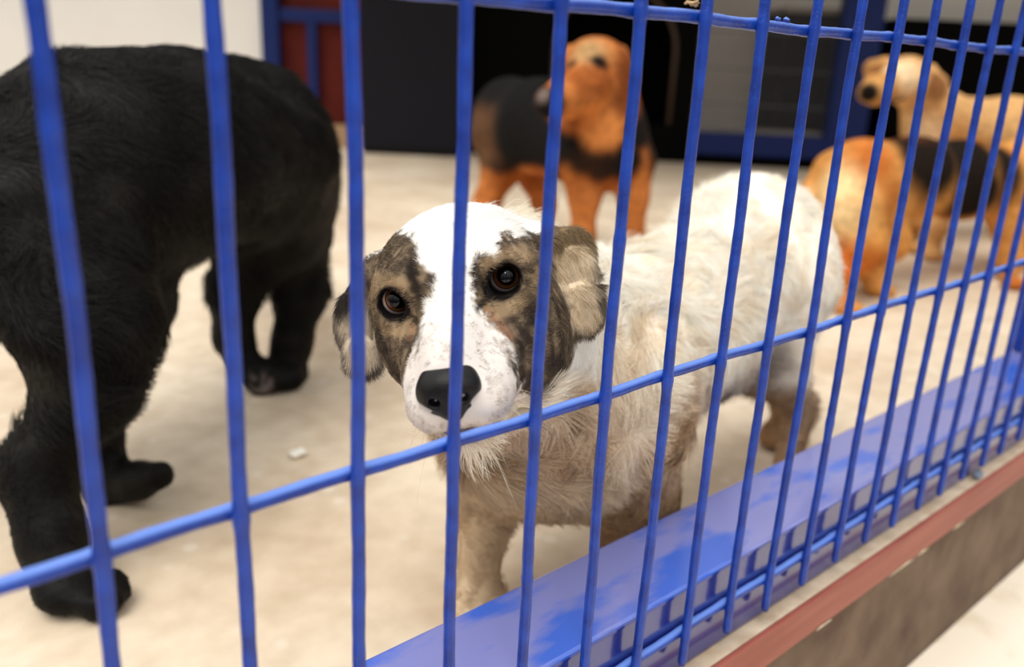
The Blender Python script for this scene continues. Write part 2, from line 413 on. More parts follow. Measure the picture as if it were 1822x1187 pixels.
# ---- the far side of the cage: a frame of reference along the far line
P0 = at(600, 262, Z=0)[:2]; P1 = np.array([4.95, 2.15])
BU = (P1 - P0) / np.linalg.norm(P1 - P0); BW = np.array([-BU[1], BU[0]]);
if BW @ np.array([.63, .71]) < 0: BW = -BW
def far(u, w, z): p = P0 + BU * u + BW * w; return (p[0], p[1], z)
def FT(p): return far(*p)
def wall_at(px, py, w=0.0):
    """u and z on the far plane (offset w) for a photo pixel"""
    r = _ray(px, py); dr = np.array([r @ CD, r @ CN, -(r @ CV)]); c = np.array([0, -CAM_BACK])
    t = ((P0 + BW * w - c) @ BW) / (dr[:2] @ BW)
    q = c + dr[:2] * t; return (q - P0) @ BU, CAM_H + dr[2] * t
def fbox(name, px0, px1, w0, w1, z0, z1, material, parent=None, b=0.0, pw=None, ref=130):
    pw = w0 if pw is None else pw
    return box_obj(name, wall_at(px0, ref, pw)[0], wall_at(px1, ref, pw)[0], w0, w1, z0, z1, material, parent, b, FT)
ZT = 2.6
tag(fbox('wall_left', -900, 470, .02, .14, 0, ZT, M_WALL), kind='structure')
tag(fbox('wall_back', 470, 3300, .75, .87, 0, ZT, M_BACKW), kind='structure')

tag(box_obj('shade_roof', wall_at(475, 130)[0], 9.0, -2.0, .35, ZT, ZT + .06, M_GREY, None, 0, FT), kind='structure')  # unseen roof added and sized to darken the far side
# red kennel door in its blue frame
kd = empty('kennel_door', far(wall_at(540, 130)[0], .1, 0))
tag(kd, 'dark red sheet kennel door in a blue frame beside the white wall', 'door')
fbox('frame_post', 467, 498, -.03, .05, 0, ZT, M_POST, kd, .006)
zr = wall_at(550, 28)[1]
q = MB(); u0 = wall_at(498, 130)[0]; u1 = wall_at(648, 130)[0]
q.box(u0, u1, -.01, .04, zr - .035, zr + .035, .004, FT); q.build('cross_rail', M_POST, kd)
q = MB(); um0 = wall_at(548, 130)[0]; um1 = wall_at(565, 130)[0]
q.box(um0, um1, -.008, .038, wall_at(560, 225)[1], zr - .036, .003, FT); q.build('upright_bar', M_POST, kd)
zb = wall_at(600, 217)[1]
q = MB(); q.box(u0, u1, .045, .07, zb - .02, zr - .02, 0, FT); q.build('lower_panel', M_RED, kd)
q = MB(); q.box(u0, u1, .045, .07, zr + .02, ZT, 0, FT); q.build('upper_panel', M_RED, kd)
# tan plank under the doors
zp0 = wall_at(600, 262)[1]
pk = tag(box_obj('wooden_plank', wall_at(560, 130)[0], wall_at(822, 130)[0], -.050, -.016, .0, wall_at(600, 221, .0)[1], M_TAN, None, .006, FT),
    'tan wooden plank lying on edge under the red kennel door', 'plank')

# dark grey cabinet
ub0, ub1 = wall_at(641, 150, -.22)[0], wall_at(822, 150, -.22)[0]
cb = tag(empty('metal_cabinet', far((ub0 + ub1) / 2, -.1, 0)), 'tall plain dark grey cabinet standing before the red kennel door', 'cabinet')
q = MB(); q.box(ub0, ub1, -.26, -.055, .0, 1.75, .035, FT); q.build('body', M_DARK, cb, smooth=True)
q = MB(); q.box(ub0 + .012, ub1 - .012, -.268, -.262, .05, 1.70, .002, FT); q.build('door', M_DARK, cb)

# black dog house with an arched doorway
dh = tag(empty('dog_house', far(wall_at(1030, 130)[0], .3, 0)), 'big black dog house with a pale edged arched doorway behind the tan and black dog', 'dog house')
ua, ubb = wall_at(824, 130, .08)[0], wall_at(1238, 130, .08)[0]
z0h = .0
q = MB()
q.box(ua, ubb, .62, .64, z0h, 2.2, 0, FT); q.box(ua, ua + .03, .06, .64, z0h, 2.2, 0, FT); q.box(ubb - .03, ubb, .06, .64, z0h, 2.2, 0, FT)
q.box(ua - .03, ubb + .03, .0, .68, 2.2, 2.24, 0, FT)
q.build('shell', M_BLACK, dh)
# front board with the arched opening cut out
uc = (wall_at(985, 130, .05)[0] + wall_at(1197, 130, .05)[0]) / 2; rw = (wall_at(1197, 130, .05)[0] - wall_at(985, 130, .05)[0]) / 2
zsp = wall_at(1190, 95, .05)[1]; zd = wall_at(1190, 222, .05)[1]
def archpts(r, zbase, n=24):
    pts = [(uc - r, zbase)] + [(uc - r * math.cos(math.pi * i / n), zsp + r * 1.0 * math.sin(math.pi * i / n)) for i in range(n + 1)] + [(uc + r, zbase)]
    return pts
inn = archpts(rw, zd)
V = []; F = []
top = 2.2
outer = []
for (u, z) in inn:
    if z <= zsp + 1e-6: outer.append((ua if u < uc else ubb, z))
    else:
        dx, dz = u - uc, z - zsp; s1 = abs((ubb - uc) / dx) if dx > 1e-6 else (abs((ua - uc) / dx) if dx < -1e-6 else 1e9); s2 = (top - zsp) / dz
        s_ = min(s1, s2); outer.append((uc + dx * s_, zsp + dz * s_))
for wv in (.05, .07):
    for (a_, b_) in zip(inn, outer): V += [FT((a_[0], wv, a_[1])), FT((b_[0], wv, b_[1]))]
n_ = len(inn)
for k in (0, 1):
    for i in range(n_ - 1):
        o_ = k * 2 * n_; f_ = (o_ + 2 * i, o_ + 2 * i + 1, o_ + 2 * i + 3, o_ + 2 * i + 2); F.append(f_ if k else f_[::-1])
for i in range(n_ - 1): F.append((2 * i, 2 * i + 2, 2 * n_ + 2 * i + 2, 2 * n_ + 2 * i))
q = MB(); q.add(V, F); q.box(ua, ubb, .05, .07, 0, zd, 0, FT); q.build('front_board', M_BLACK, dh)
q = MB(); pts = [FT((u, .045, z)) for (u, z) in archpts(rw + .004, zd)]
q.tube(pts, .014, 8); q.build('doorway_trim', mat('brown_trim', (.055, .03, .018), .7)[0], dh, True)

# the neighbouring cage front on the far side: blue frame, wires, sill
M_MESHW = mat('thin_grey_wire', (.12, .12, .13), .5)[0]
fp = tag(empty('cage_panel', far(wall_at(1370, 130)[0], 0, 0)), 'blue framed wire cage front beside the black dog house, before a grey wall', 'cage panel')
u0 = wall_at(1236, 240, -.05)[0]; u1 = wall_at(1482, 200, -.05)[0]
za = wall_at(1240, 234, -.05)[1]; zb_ = wall_at(1240, 274, -.05)[1]; u2 = wall_at(2250, 130, -.05)[0]
q = MB(); q.box(u0, u2, -.05, .01, max(.05, zb_), za, .006, FT); q.build('bottom_rail', M_POST, fp)
up0, up1 = wall_at(1484, 150, -.06)[0], wall_at(1556, 150, -.06)[0]
q = MB(); q.box(up0, up1, -.06, .04, 0, ZT, .008, FT); q.build('frame_post', M_POST, fp)
q = MB()
for i in range(46):
    u = u0 + .015 + i * (up0 - u0 - .02) / 45; q.tube([FT((u, -.02, za)), FT((u, -.02, 1.9))], .0018, 5)
for z in np.arange(za + .16, 1.9, .2): q.tube([FT((u0, -.024, z)), FT((up0, -.024, z))], .003, 5)
q.build('wire_mesh', M_MESHW, fp)
q = MB(); q.box(u0, up0, .015, .06, za - .01, za + .022, 0, FT); q.build('sill_ledge', M_GREY, fp)
# black strip drawn in place of the shadow below the rail
tag(box_obj('rail_shadow_strip', u0, u2, .0, .05, 0, max(.05, zb_), M_BLACK, None, 0, FT), kind='structure')
# cabinets inside that cage
k1 = tag(empty('kennel_box', far(wall_at(1440, 130, .3)[0], .3, 0)), 'black kennel box behind the thin wires beside the blue post', 'kennel')
q = MB(); q.box(wall_at(1388, 130, .2)[0], wall_at(1535, 130, .2)[0], .2, .7, 0.0, wall_at(1440, 24, .2)[1], .02, FT); q.build('body', M_BLACK, k1)
q = MB(); q.box(wall_at(1380, 130, .2)[0], wall_at(1540, 130, .2)[0], .16, .74, wall_at(1440, 24, .2)[1], wall_at(1440, 14, .2)[1], .006, FT); q.build('roof', M_GREY, k1)
k2 = tag(empty('kennel_box', far(wall_at(1800, 130, .2)[0], .3, 0)), 'long black kennel standing behind the cream dog', 'kennel')
q = MB(); q.box(wall_at(1580, 130, .12)[0], wall_at(2150, 130, .12)[0], .12, .7, 0.0, wall_at(1650, 34, .12)[1], .02, FT); q.build('body', M_BLACK, k2)
q = MB(); q.box(wall_at(1640, 130, .1)[0], wall_at(1690, 130, .1)[0], .10, .12, .2, wall_at(1650, 34, .1)[1], .004, FT); q.build('corner_strip', M_BLACK, k2)

# ================================================================== the wire fence
random.seed(4)
fence = tag(empty('wire_fence', (.6, 0, ZS)), 'bright blue painted wire fence in front of the dogs, welded to a heavy bottom beam', 'fence')
BX = lambda i: .255 + .06 * (i - 4)
ZW = [.122, .357, .587, .82, 1.05]
RB = .0036
def fence_bar(i):
    x = BX(i); z0 = .0935 + random.uniform(-.002, .004); z1 = 1.16
    zs = np.arange(z0, z1, .0035); n = len(zs)
    ph = [random.uniform(0, 6.28) for _ in range(6)]
    dx = .0009 * np.sin(zs * 14 + ph[0]) + .00025 * np.sin(zs * 61 + ph[1]); dy = .0005 * np.sin(zs * 19 + ph[2])
    r = RB * (1 + .022 * np.sin(zs * 130 + ph[3]) + .02 * np.sin(zs * 333 + ph[4]))
    for zw in ZW: r = r + .0006 * np.exp(-((zs - zw) / .0045) ** 2)       # weld swelling
    for k in range(3):
        c = random.uniform(z0 + .02, z1); r = r + random.uniform(.0001, .0004) * np.exp(-((zs - c) / random.uniform(.002, .004)) ** 2)
    r[0] *= .75
    q = MB(); q.tube(np.stack([x + dx, dy, zs], 1), r, 14)
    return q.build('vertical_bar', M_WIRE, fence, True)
bars = {}
for i in range(-5, 30): bars[i] = fence_bar(i)
X0, X1 = BX(-5) - .03, BX(29) + .03
for zw in ZW:
    xs = np.arange(X0, X1, .004); ph = random.uniform(0, 6)
    r = .0037 * (1 + .03 * np.sin(xs * 170 + ph) + .02 * np.sin(xs * 415))
    d = np.abs(((xs - .255) / .06) - np.round((xs - .255) / .06)) * .06
    r = r + .0005 * np.exp(-(d / .0045) ** 2)
    pts = np.stack([xs, .0066 + .0003 * np.sin(xs * 33 + ph), zw + .0007 * np.sin(xs * 21 + ph) + .0003 * np.sin(xs * 77)], 1)
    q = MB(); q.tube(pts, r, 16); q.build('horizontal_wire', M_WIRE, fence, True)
def blob(name, c, rr, seed, parent):
    import bmesh
    bm = bmesh.new(); bmesh.ops.create_icosphere(bm, subdivisions=3, radius=1)
    P = np.array([v.co[:] for v in bm.verts]); s = 1 + .28 * vnoise(P, 1.6, seed)[:, 0] + .15 * vnoise(P, 4, seed + 1)[:, 1]
    P = P * s[:, None] * np.array(rr) + np.array(c)
    F = [tuple(v.index for v in f.verts) for f in bm.faces]; bm.free()
    return link(name, mesh_of(P, F), M_WIRE, parent)
blob('paint_drip', (BX(5) + .0042, .0005, at(990, 452, Y=0)[2]), (.0028, .002, .0075), 3, bars[5])
p = at(1470, 830, Y=0); blob('paint_drip', (p[0], p[1], p[2]), (.0035, .0035, .006), 8, bars[int(round((p[0] - .255) / .06)) + 4])
p = at(1221, 268, Y=0); blob('paint_drip', (p[0], p[1], p[2]), (.0018, .002, .002), 5, bars[int(round((p[0] - .255) / .06)) + 4])
for (px, py) in ((1385, 34), (1400, 37)):
    p = at(px, py, Y=.0066); blob('paint_drip', (p[0], .0066, ZW[2] + .0036), (.003, .002, .0022), px, fence)
# beam: square tube
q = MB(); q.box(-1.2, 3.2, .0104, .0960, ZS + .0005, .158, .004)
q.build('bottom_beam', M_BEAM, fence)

# short dark brackets seen on the beam's front face below its rim
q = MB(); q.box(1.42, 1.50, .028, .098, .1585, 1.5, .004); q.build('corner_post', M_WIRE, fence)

# ================================================================== the white dog with the patched face
HO = np.array([.3317, .1089, .4089])
HR = np.array([[.7164, -.6779, -.1627], [-.6459, -.7332, .2108], [.2623, .046, .9639]])   # columns: side, nose direction, up
U_, _, Vt_ = np.linalg.svd(HR); HR = U_ @ Vt_
def H(x, y, z): return HO + HR @ (np.array([x, y, z]) / 1000.0)
def toH(P): return (P - HO) @ HR * 1000.0
def hc(a, b, ra, rb, k=14): return cone(H(*a), H(*b), ra / 1000, rb / 1000, k / 1000)
def he(c, r, k=14, rot=None):
    R = HR if rot is None else HR @ np.array(Matrix.Rotation(math.radians(rot[1]), 3, rot[0])) if not isinstance(rot, list) else None
    if isinstance(rot, list):
        R = HR.copy()
        for ax, an in rot: R = R @ np.array(Matrix.Rotation(math.radians(an), 3, ax))
    return ell(H(*c), np.array(r) / 1000.0, k / 1000, R)
EYE = [(-37.5, -7.5, .5), (37.5, -7.5, .5)]
head = [
    he((0, -58, 2), (59, 66, 45), 20),                       # skull
    he((-34, -28, -22), (26, 42, 36), 22), he((38, -28, -24), (28, 44, 38), 22),     # cheekbones
    he((-26, -36, -48), (30, 48, 30), 24), he((34, -36, -54), (34, 50, 38), 24), he((36, 6, -60), (17, 30, 24), 22),     # jaw muscles
    he((0, -12, 12), (34, 30, 24), 22),                      # forehead
    hc((0, 2, -10), (0, 78, -33), 26, 15.5, 20),              # bridge
    hc((-17, 8, -38), (-13, 74, -52), 27, 18.5, 14), hc((19, 8, -42), (14, 74, -54), 29, 19, 14),   # lips
    hc((2, -5, -66), (1, 62, -77), 29, 14.5, 14),               # lower jaw
    he((-24, 3, 15), (14, 13, 9), 12), he((25, 3, 15), (14, 13, 9), 12),              # brows
    he((-36, -5, -1), (17, 15.5, 15.5), 8), he((36, -5, -1), (17, 15.5, 15.5), 8),    # lids
    cut(he((0, 80, -69), (30, 40, 1.5), 4)),                 # mouth line
    cut(hc((0, 90, -54), (0, 96, -68), 1.3, 1.3, 3)),
]
for (ex, ey, ez) in EYE:
    s_ = 1 if ex > 0 else -1
    head.append(cut(he((ex - s_ * .5, ey + 14, ez), (12.8, 12, 11.0), 2.5, [('Y', -s_ * 10)])))
    head.append(cut(he((ex, ey, ez), (11.4, 11.4, 11.4), .8)))
ears = [
    # the ear on the far side of the head seen edge on
    he((-58, -60, 12), (15, 14, 15), 10), he((-72, -50, -2), (11, 8, 20), 8, [('Y', 25)]),
    he((-83, -42, -20), (13, 5.5, 26), 8, [('Y', 8)]), he((-81, -36, -42), (14, 5, 15), 6, [('Y', -25)]),
    # the folded ear on the near side
    he((68, -62, 9), (20, 12, 12), 10, [('Y', 35)]), he((85, -62, -8), (16, 9, 24), 8, [('Y', 14)]),
    he((87, -52, -24), (15, 8, 26), 7, [('Y', -4)]), he((85, -42, -42), (16, 6.5, 19), 6, [('Y', 12)]),
    hc((69, -48, 12), (74, -37, -30), 3.5, 3.2, 6),
    cut(he((99, -52, -25), (5, 8, 3.5), 3)),
]
B = lambda x, y, dep: at(x, y, dep=dep)
nk = H(4, -62, -18)
chest = np.array([.505, .205, .270]); wither = np.array([.585, .235, .325]); mid = np.array([.76, .262, .318]); rump = np.array([1.005, .305, .318])
body = [
    cone(nk, (.545, .225, .300), .060, .086, .05),
    cone(H(10, -70, -45), (.500, .19, .260), .050, .082, .05),
    ell((.53, .205, .245), (.105, .088, .115), .05),
    cone((.585, .220, .268), (.76, .256, .270), .094, .094, .05),
    cone((.76, .256, .270), (.975, .295, .315), .092, .092, .05),
    ell((.985, .295, .315), (.098, .088, .103), .04),
    cone((.95, .29, .350), (1.02, .30, .335), .07, .055, .04),
    # far foreleg (towards the cage) and near foreleg
    cone((.490, .245, .215), (.493, .252, .120), .044, .027, .03), cone((.493, .252, .120), (.487, .256, .035), .025, .021, .02),
    ell((.480, .248, .018), (.036, .028, .018), .02),
    cone((.575, .170, .240), (.605, .155, .130), .070, .044, .05), cone((.600, .150, .125), (.585, .146, .035), .027, .022, .02),
    ell((.572, .144, .018), (.036, .028, .018), .02), cone((.60, .160, .16), (.640, .150, .140), .035, .016, .03),
    # near hind leg
    cone((.955, .245, .295), (.930, .225, .205), .075, .047, .05), cone((.930, .225, .205), (1.005, .207, .125), .042, .020, .03),
    cone((1.005, .207, .125), (.962, .190, .035), .019, .018, .02), ell((.945, .188, .018), (.038, .027, .018), .02),
    # far hind leg
    cone((.98, .34, .300), (1.00, .33, .205), .066, .042, .05), cone((1.00, .33, .205), (1.115, .315, .135), .036, .020, .03),
    cone((1.115, .315, .135), (1.135, .30, .035), .019, .018, .02), ell((1.120, .297, .018), (.038, .027, .018), .02),
    # tucked tail
    cone((1.045, .295, .335), (1.078, .285, .280), .030, .024, .03), cone((1.078, .285, .280), (1.062, .255, .190), .022, .017, .02),
    cone((1.062, .255, .190), (1.040, .225, .140), .017, .009, .02),
]
wprims = body + head[:12] + ears[:-1] + head[12:] + ears[-1:]
Vw, Qw, Nw = polygonise(wprims, .0085, (HO + np.array([-.10, -.10, -.115]), HO + np.array([.135, .115, .065]), .0024))

def pdist(pt, poly):
    """signed distance (negative inside) from 2-D points to a polygon"""
    d = np.full(len(pt), 1e9); ins = np.zeros(len(pt), bool); n = len(poly)
    for i in range(n):
        a = np.array(poly[i]); b = np.array(poly[(i + 1) % n]); e = b - a; w = pt - a
        h = np.clip(w @ e / (e @ e), 0, 1); q = w - h[:, None] * e; d = np.minimum(d, np.sqrt((q * q).sum(1)))
        c = ((a[1] <= pt[:, 1]) & (b[1] > pt[:, 1])) | ((b[1] <= pt[:, 1]) & (a[1] > pt[:, 1]))
        ins ^= c & (pt[:, 0] < a[0] + (pt[:, 1] - a[1]) / (e[1] if e[1] else 1e-9) * e[0])
    return np.where(ins, -d, d)
def seg(pt, a, b):
    a = np.array(a); e = np.array(b) - a; w = pt - a; h = np.clip(w @ e / (e @ e), 0, 1); q = w - h[:, None] * e
    return np.sqrt((q * q).sum(1))
PL = [(-54, 32), (-40, 44), (-24, 40), (-9, 30), (-2, 18), (-5, 3), (-16, -12), (-24, -22), (-33, -36), (-41, -55), (-46, -70), (-62, -72), (-107, -60), (-107, 20)]
PR = [(17, 2), (18.5, 14), (25, 19), (36, 20), (43, 26), (60, 21), (120, 8), (120, -50), (80, -52), (68, -80), (56, -96), (46, -92), (40, -72), (37, -52), (33, -34), (24, -20), (18, -8)]
C = lambda *c: np.array([(v / 255.0) ** 2.2 for v in c])
def mixc(A, B_, t): t = np.asarray(t)[:, None]; return A * (1 - t) + B_ * t
def hmask(h): return sst(h[:, 1], -106, -88) * sst(h[:, 2] - .35 * np.minimum(h[:, 1], 0), -84, -70) 
def white_col(P, N_=None, rg=None):
    h = toH(P); x, y, z = h.T
    rnd = rg.random(len(P)) if rg is not None else np.full(len(P), .5)
    n = vnoise(P, 160, 21); n2 = vnoise(P, 520, 22); n3 = vnoise(P, 45, 23)
    # body: clean white above, low tan blends real dirt with painted shade
    col = np.tile(C(255, 247, 233), (len(P), 1))
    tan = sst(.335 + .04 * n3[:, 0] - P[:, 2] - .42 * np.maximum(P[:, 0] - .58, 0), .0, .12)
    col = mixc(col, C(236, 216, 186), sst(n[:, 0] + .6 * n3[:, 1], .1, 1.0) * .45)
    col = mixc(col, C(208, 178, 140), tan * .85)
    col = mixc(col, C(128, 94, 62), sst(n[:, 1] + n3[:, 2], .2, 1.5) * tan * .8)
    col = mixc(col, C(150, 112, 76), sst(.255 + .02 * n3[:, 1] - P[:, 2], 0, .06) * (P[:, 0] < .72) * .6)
    low = sst(.215 + .02 * n3[:, 1] - P[:, 2], 0, .07) * sst(P[:, 0], .53, .60) * (P[:, 0] < .80)  # shade under the chest painted into the coat
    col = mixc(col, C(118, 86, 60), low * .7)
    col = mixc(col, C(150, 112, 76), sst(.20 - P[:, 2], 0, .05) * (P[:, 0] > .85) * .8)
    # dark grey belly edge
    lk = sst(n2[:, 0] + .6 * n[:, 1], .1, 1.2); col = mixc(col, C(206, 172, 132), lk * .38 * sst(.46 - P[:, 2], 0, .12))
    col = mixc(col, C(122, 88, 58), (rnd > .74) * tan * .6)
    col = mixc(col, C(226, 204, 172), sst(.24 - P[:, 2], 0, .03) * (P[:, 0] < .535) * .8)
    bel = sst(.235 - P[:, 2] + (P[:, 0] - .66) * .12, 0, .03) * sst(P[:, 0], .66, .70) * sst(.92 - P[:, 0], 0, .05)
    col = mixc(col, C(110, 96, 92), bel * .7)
    isw = hmask(h)
    hw = mixc(np.tile(C(255, 250, 243), (len(P), 1)), C(228, 220, 212), sst(y, 10, 50) * sst(6 - z, 0, 25))
    # muzzle ticking
    tick = sst(n2[:, 0] + .6 * n[:, 2], .35, 1.1) * sst(y, 20, 55) * sst(10 - z, 0, 25)
    hw = mixc(hw, C(150, 142, 138), tick * .10); hw = mixc(hw, C(118, 110, 108), (rnd > 1 - .40 * sst(y, 15, 50) * sst(12 - z, 0, 25) * (.7 + .3 * tick)) * .55)
    hw = mixc(hw, C(205, 190, 178), sst(-z - 40, 0, 30) * sst(y, 0, 40) * .5)
    hw = mixc(hw, C(60, 52, 48), sst(n2[:, 1], -.2, .9) * sst(8 - np.hypot(x, z + 68), -6, 6) * (y > 60) * .9)
    pt = np.stack([x + 2.5 * n[:, 0] + 1.2 * n2[:, 0], z + 2.5 * n[:, 1] + 1.2 * n2[:, 2]], 1)
    dl = pdist(pt, PL); dr = pdist(pt, PR)
    ear = (x > 64) & (y < -20) & (z > -70) & (z < 45) & (x - 64 > (-y - 60) * .5)
    # near ear handled below; far ear likewise
    streak = sst(vnoise(P * np.array([1, 1, .5]), 420, 24)[:, 0] + .5 * n2[:, 2], -.9, 1.2)
    dark = mixc(np.tile(C(68, 57, 49), (len(P), 1)), C(154, 134, 108), np.clip(streak * .55 + (rnd - .5) * 1.0, 0, 1))
    # structure of the mask: light around the eye, dark arcs below and beside
    pq = np.stack([x, z], 1)
    for sx in (-1, 1):
        ex = 37.5 * sx
        ring = np.abs(np.hypot((x - ex) / 1.15, z - .5) - 16.5)
        dark = mixc(dark, C(180, 153, 118), (1 - sst(ring, 2, 6)) * (sx * x > 10) * (.3 + .4 * rnd))
    for a, b, w_, am in (((-19, 25), (-18, 8), 4.5, .95), ((-15, 6), (-17, -8), 5, .6), ((22, 17), (21, 3), 4.2, .95), ((20, 2), (21, -8), 4, .7),
                         ((-54, -6), (-52, -30), 4, .7), ((-52, -30), (-43, -56), 5, .75), ((52, -4), (50, -28), 3.5, .7), ((50, -28), (38, -44), 5, .75),
                         ((40, -58), (44, -80), 6, .7), ((58, -60), (66, -88), 8, .75), ((46, 6), (64, 2), 3, .7), ((-62, 10), (-64, -20), 5, .45), ((76, -10), (78, -60), 6, .6)):
        dark = mixc(dark, C(38, 32, 30), (1 - sst(seg(pq + 1.3 * n2[:, :2], a, b), w_ * .3, w_ * 1.5)) * am)
    pin = (1 - sst(seg(pq, (24, -12), (36, -30)), 1, 3.5)) + (1 - sst(seg(pq, (-24, -12), (-27, -18)), 1, 2.5))
    dark = mixc(dark, C(190, 120, 90), pin * .2)
    t = sst(-np.minimum(dl, dr), -2.2, 2.2) * (y > -75) * (y < 62)
    hw = mixc(hw, dark, np.clip(t, 0, 1))
    # ears
    er = sst(x, 66, 70) * sst(-y, 20, 34) * sst(z, -66, -60)
    ec = mixc(np.tile(C(226, 208, 180), (len(P), 1)), C(150, 118, 78), sst(n2[:, 0] + .5 * n[:, 1], .2, 1.3) * .7)
    edge = np.maximum(sst(np.hypot((x - 85) / 14, (z + 40) / 17.5), .72, .92) * (z < -30), (1 - sst(np.hypot(x - 99, z + 25), 3, 8)))
    edge = np.maximum(edge, sst(x, 94, 99) * (z < 10) * .6)
    ec = mixc(ec, C(62, 52, 46), edge * .85)
    ec = mixc(ec, C(160, 132, 92), sst(z, -4, 8) * .8); ec = mixc(ec, C(80, 62, 42), sst(z + 5 * n[:, 0], 3, 12) * .6)
    hw = mixc(hw, ec, er)
    el = sst(-x, 66, 69) * sst(-y, 20, 32)
    e2 = mixc(np.tile(C(216, 200, 176), (len(P), 1)), C(52, 46, 42), np.maximum(sst(z + 5 * n[:, 0], -12, 2), sst(-x, 86, 93) * .8))
    e2 = mixc(e2, C(60, 50, 44), sst(-z + 4 * n[:, 1], 44, 52) * .9)
    hw = mixc(hw, e2, el)
    # black lids
    for sx in (-1, 1):
        ex = 37.5 * sx
        q = np.hypot((x - ex + sx * .5) / 13.2, (z - .5) / np.where(z > 0, 13.2, 11.0))
        a = (1 - sst(q, .94, 1.10)) * (y > -25)
        q2 = seg(pq, (ex - sx * 10, -3), (ex - sx * 17, -8.5)); a = np.maximum(a, (1 - sst(q2, 1.2, 2.8)) * .85 * (y > -20))
        hw = mixc(hw, C(22, 19, 19), np.clip(a, 0, 1))
    # lip line
    lip = (1 - sst(np.abs(z + 69 - .0 * y), 1.0, 2.6)) * (y > 40)
    hw = mixc(hw, C(28, 24, 24), np.clip(lip, 0, 1))
    return hw * isw[:, None] + col * (1 - isw)[:, None]
dogw = empty('dog', (.62, .21, 0))
tag(dogw, 'white dog with a grey and tan patched face looking out between the fence bars', 'dog')
link('body', np_mesh('white_dog_body', Vw, Qw, white_col(Vw)), M_SKIN, dogw)

# eyes
def eye_mesh(name, r):
    import bmesh
    bm = bmesh.new(); bmesh.ops.create_uvsphere(bm, u_segments=48, v_segments=32, radius=r)
    me = bpy.data.meshes.new(name); bm.to_mesh(me); bm.free(); return me
m = mat('eye', rough=.03, spec=.35, coat=.0)
N, L, b = m[1], m[2], m[3]
t = N.new('ShaderNodeTexCoord'); sx_ = N.new('ShaderNodeSeparateXYZ'); L.new(t.outputs['Object'], sx_.inputs[0])
cb_ = N.new('ShaderNodeCombineXYZ'); L.new(sx_.outputs['X'], cb_.inputs[0]); L.new(sx_.outputs['Z'], cb_.inputs[1])
ln_ = N.new('ShaderNodeVectorMath'); ln_.operation = 'LENGTH'; L.new(cb_.outputs[0], ln_.inputs[0])
mr = N.new('ShaderNodeMapRange'); mr.inputs[1].default_value = 0; mr.inputs[2].default_value = .0125; L.new(ln_.outputs['Value'], mr.inputs[0])
rr = N.new('ShaderNodeValToRGB'); L.new(mr.outputs[0], rr.inputs[0]); L.new(rr.outputs[0], b.inputs['Base Color'])
cr = rr.color_ramp
cr.elements[0].position = 0; cr.elements[0].color = (.001, .001, .002, 1)
for p_, c_ in ((.48, (.001, .001, .002)), (.54, (.04, .014, .004)), (.63, (.13, .040, .010)), (.70, (.010, .004, .003)), (.75, (.50, .40, .38))):
    e_ = cr.elements.new(p_); e_.color = (*c_, 1)
cr.elements[-1].position = 1.0; cr.elements[-1].color = (.62, .50, .48, 1)
M_EYE = m[0]
camp = np.array([0, -CAM_BACK, CAM_H])
for (ex, ey, ez) in EYE:
    c = H(ex, ey, ez); o = link('eye', eye_mesh('eye', .0110), M_EYE, dogw, Vector(c) - Vector(dogw.location))
    s_ = 1 if ex > 0 else -1
    g = _n(camp - c) + HR[:, 0] * (.16 if s_ > 0 else .05) + HR[:, 2] * .02
    g = Vector(g).normalized(); o.rotation_euler = g.to_track_quat('Y', 'Z').to_euler()
    # wet lower lid rim
# nose leather
npr = [he((-1, 88, -38), (18, 13, 12), 6), he((-11, 88, -42), (9, 10, 11), 5), he((9, 88, -42), (9, 10, 11), 5), he((-1, 87, -51), (9, 10, 9), 6),
       he((-1, 80, -34), (16, 12, 10), 6),
       cut(he((-9.5, 99.5, -43.5), (3.6, 7, 3.0), 2, [('Y', 25)])), cut(he((7.5, 99.5, -43.5), (3.6, 7, 3.0), 2, [('Y', -25)])),
       cut(he((-16.5, 95, -47), (5, 7, 1.5), 2, [('Y', 35)])), cut(he((14.5, 95, -47), (5, 7, 1.5), 2, [('Y', -35)])),
       cut(hc((-1, 101.8, -40), (-1, 98, -60), 1.0, 1.0, 2))]
Vn, Qn, Nn_ = polygonise(npr, .0012, pad=.003)
link('nose', np_mesh('nose', Vn, Qn), M_NOSE, dogw)

# coat of short hairs
def wflow(P, N_):
    h = toH(P); hd = hmask(h)
    back = -HR[:, 1][None] * 1.0 + HR @ np.array([0, 0, -.25]) + HR[:, 0][None] * (.9 * np.sign(h[:, 0]) * np.minimum(np.abs(h[:, 0]) / 40, 1))[:, None] * .5
    bod = np.array([.85, .25, -.55])[None] + np.zeros_like(P)
    earm = (np.abs(h[:, 0]) > 66)
    back = np.where(earm[:, None], -HR[:, 2][None] + .2 * HR[:, 0][None] * np.sign(h[:, 0])[:, None], back)
    return back * hd[:, None] + bod * (1 - hd)[:, None]
def wlen(P):
    h = toH(P); y = h[:, 1]
    l = np.where(y > 40, .0035, np.where(y > -20, .0048, .0060)); l = np.where((np.abs(h[:, 0]) > 66) & (y > -90), .0095, l)
    hd = hmask(h)
    bl = np.where(P[:, 0] > .9, .017, .026); bl = np.where(P[:, 2] < .2, .010, bl)
    return l * hd + bl * (1 - hd)
def wwid(P):
    h = toH(P); hd = hmask(h); return .00025 * hd + .00042 * (1 - hd)
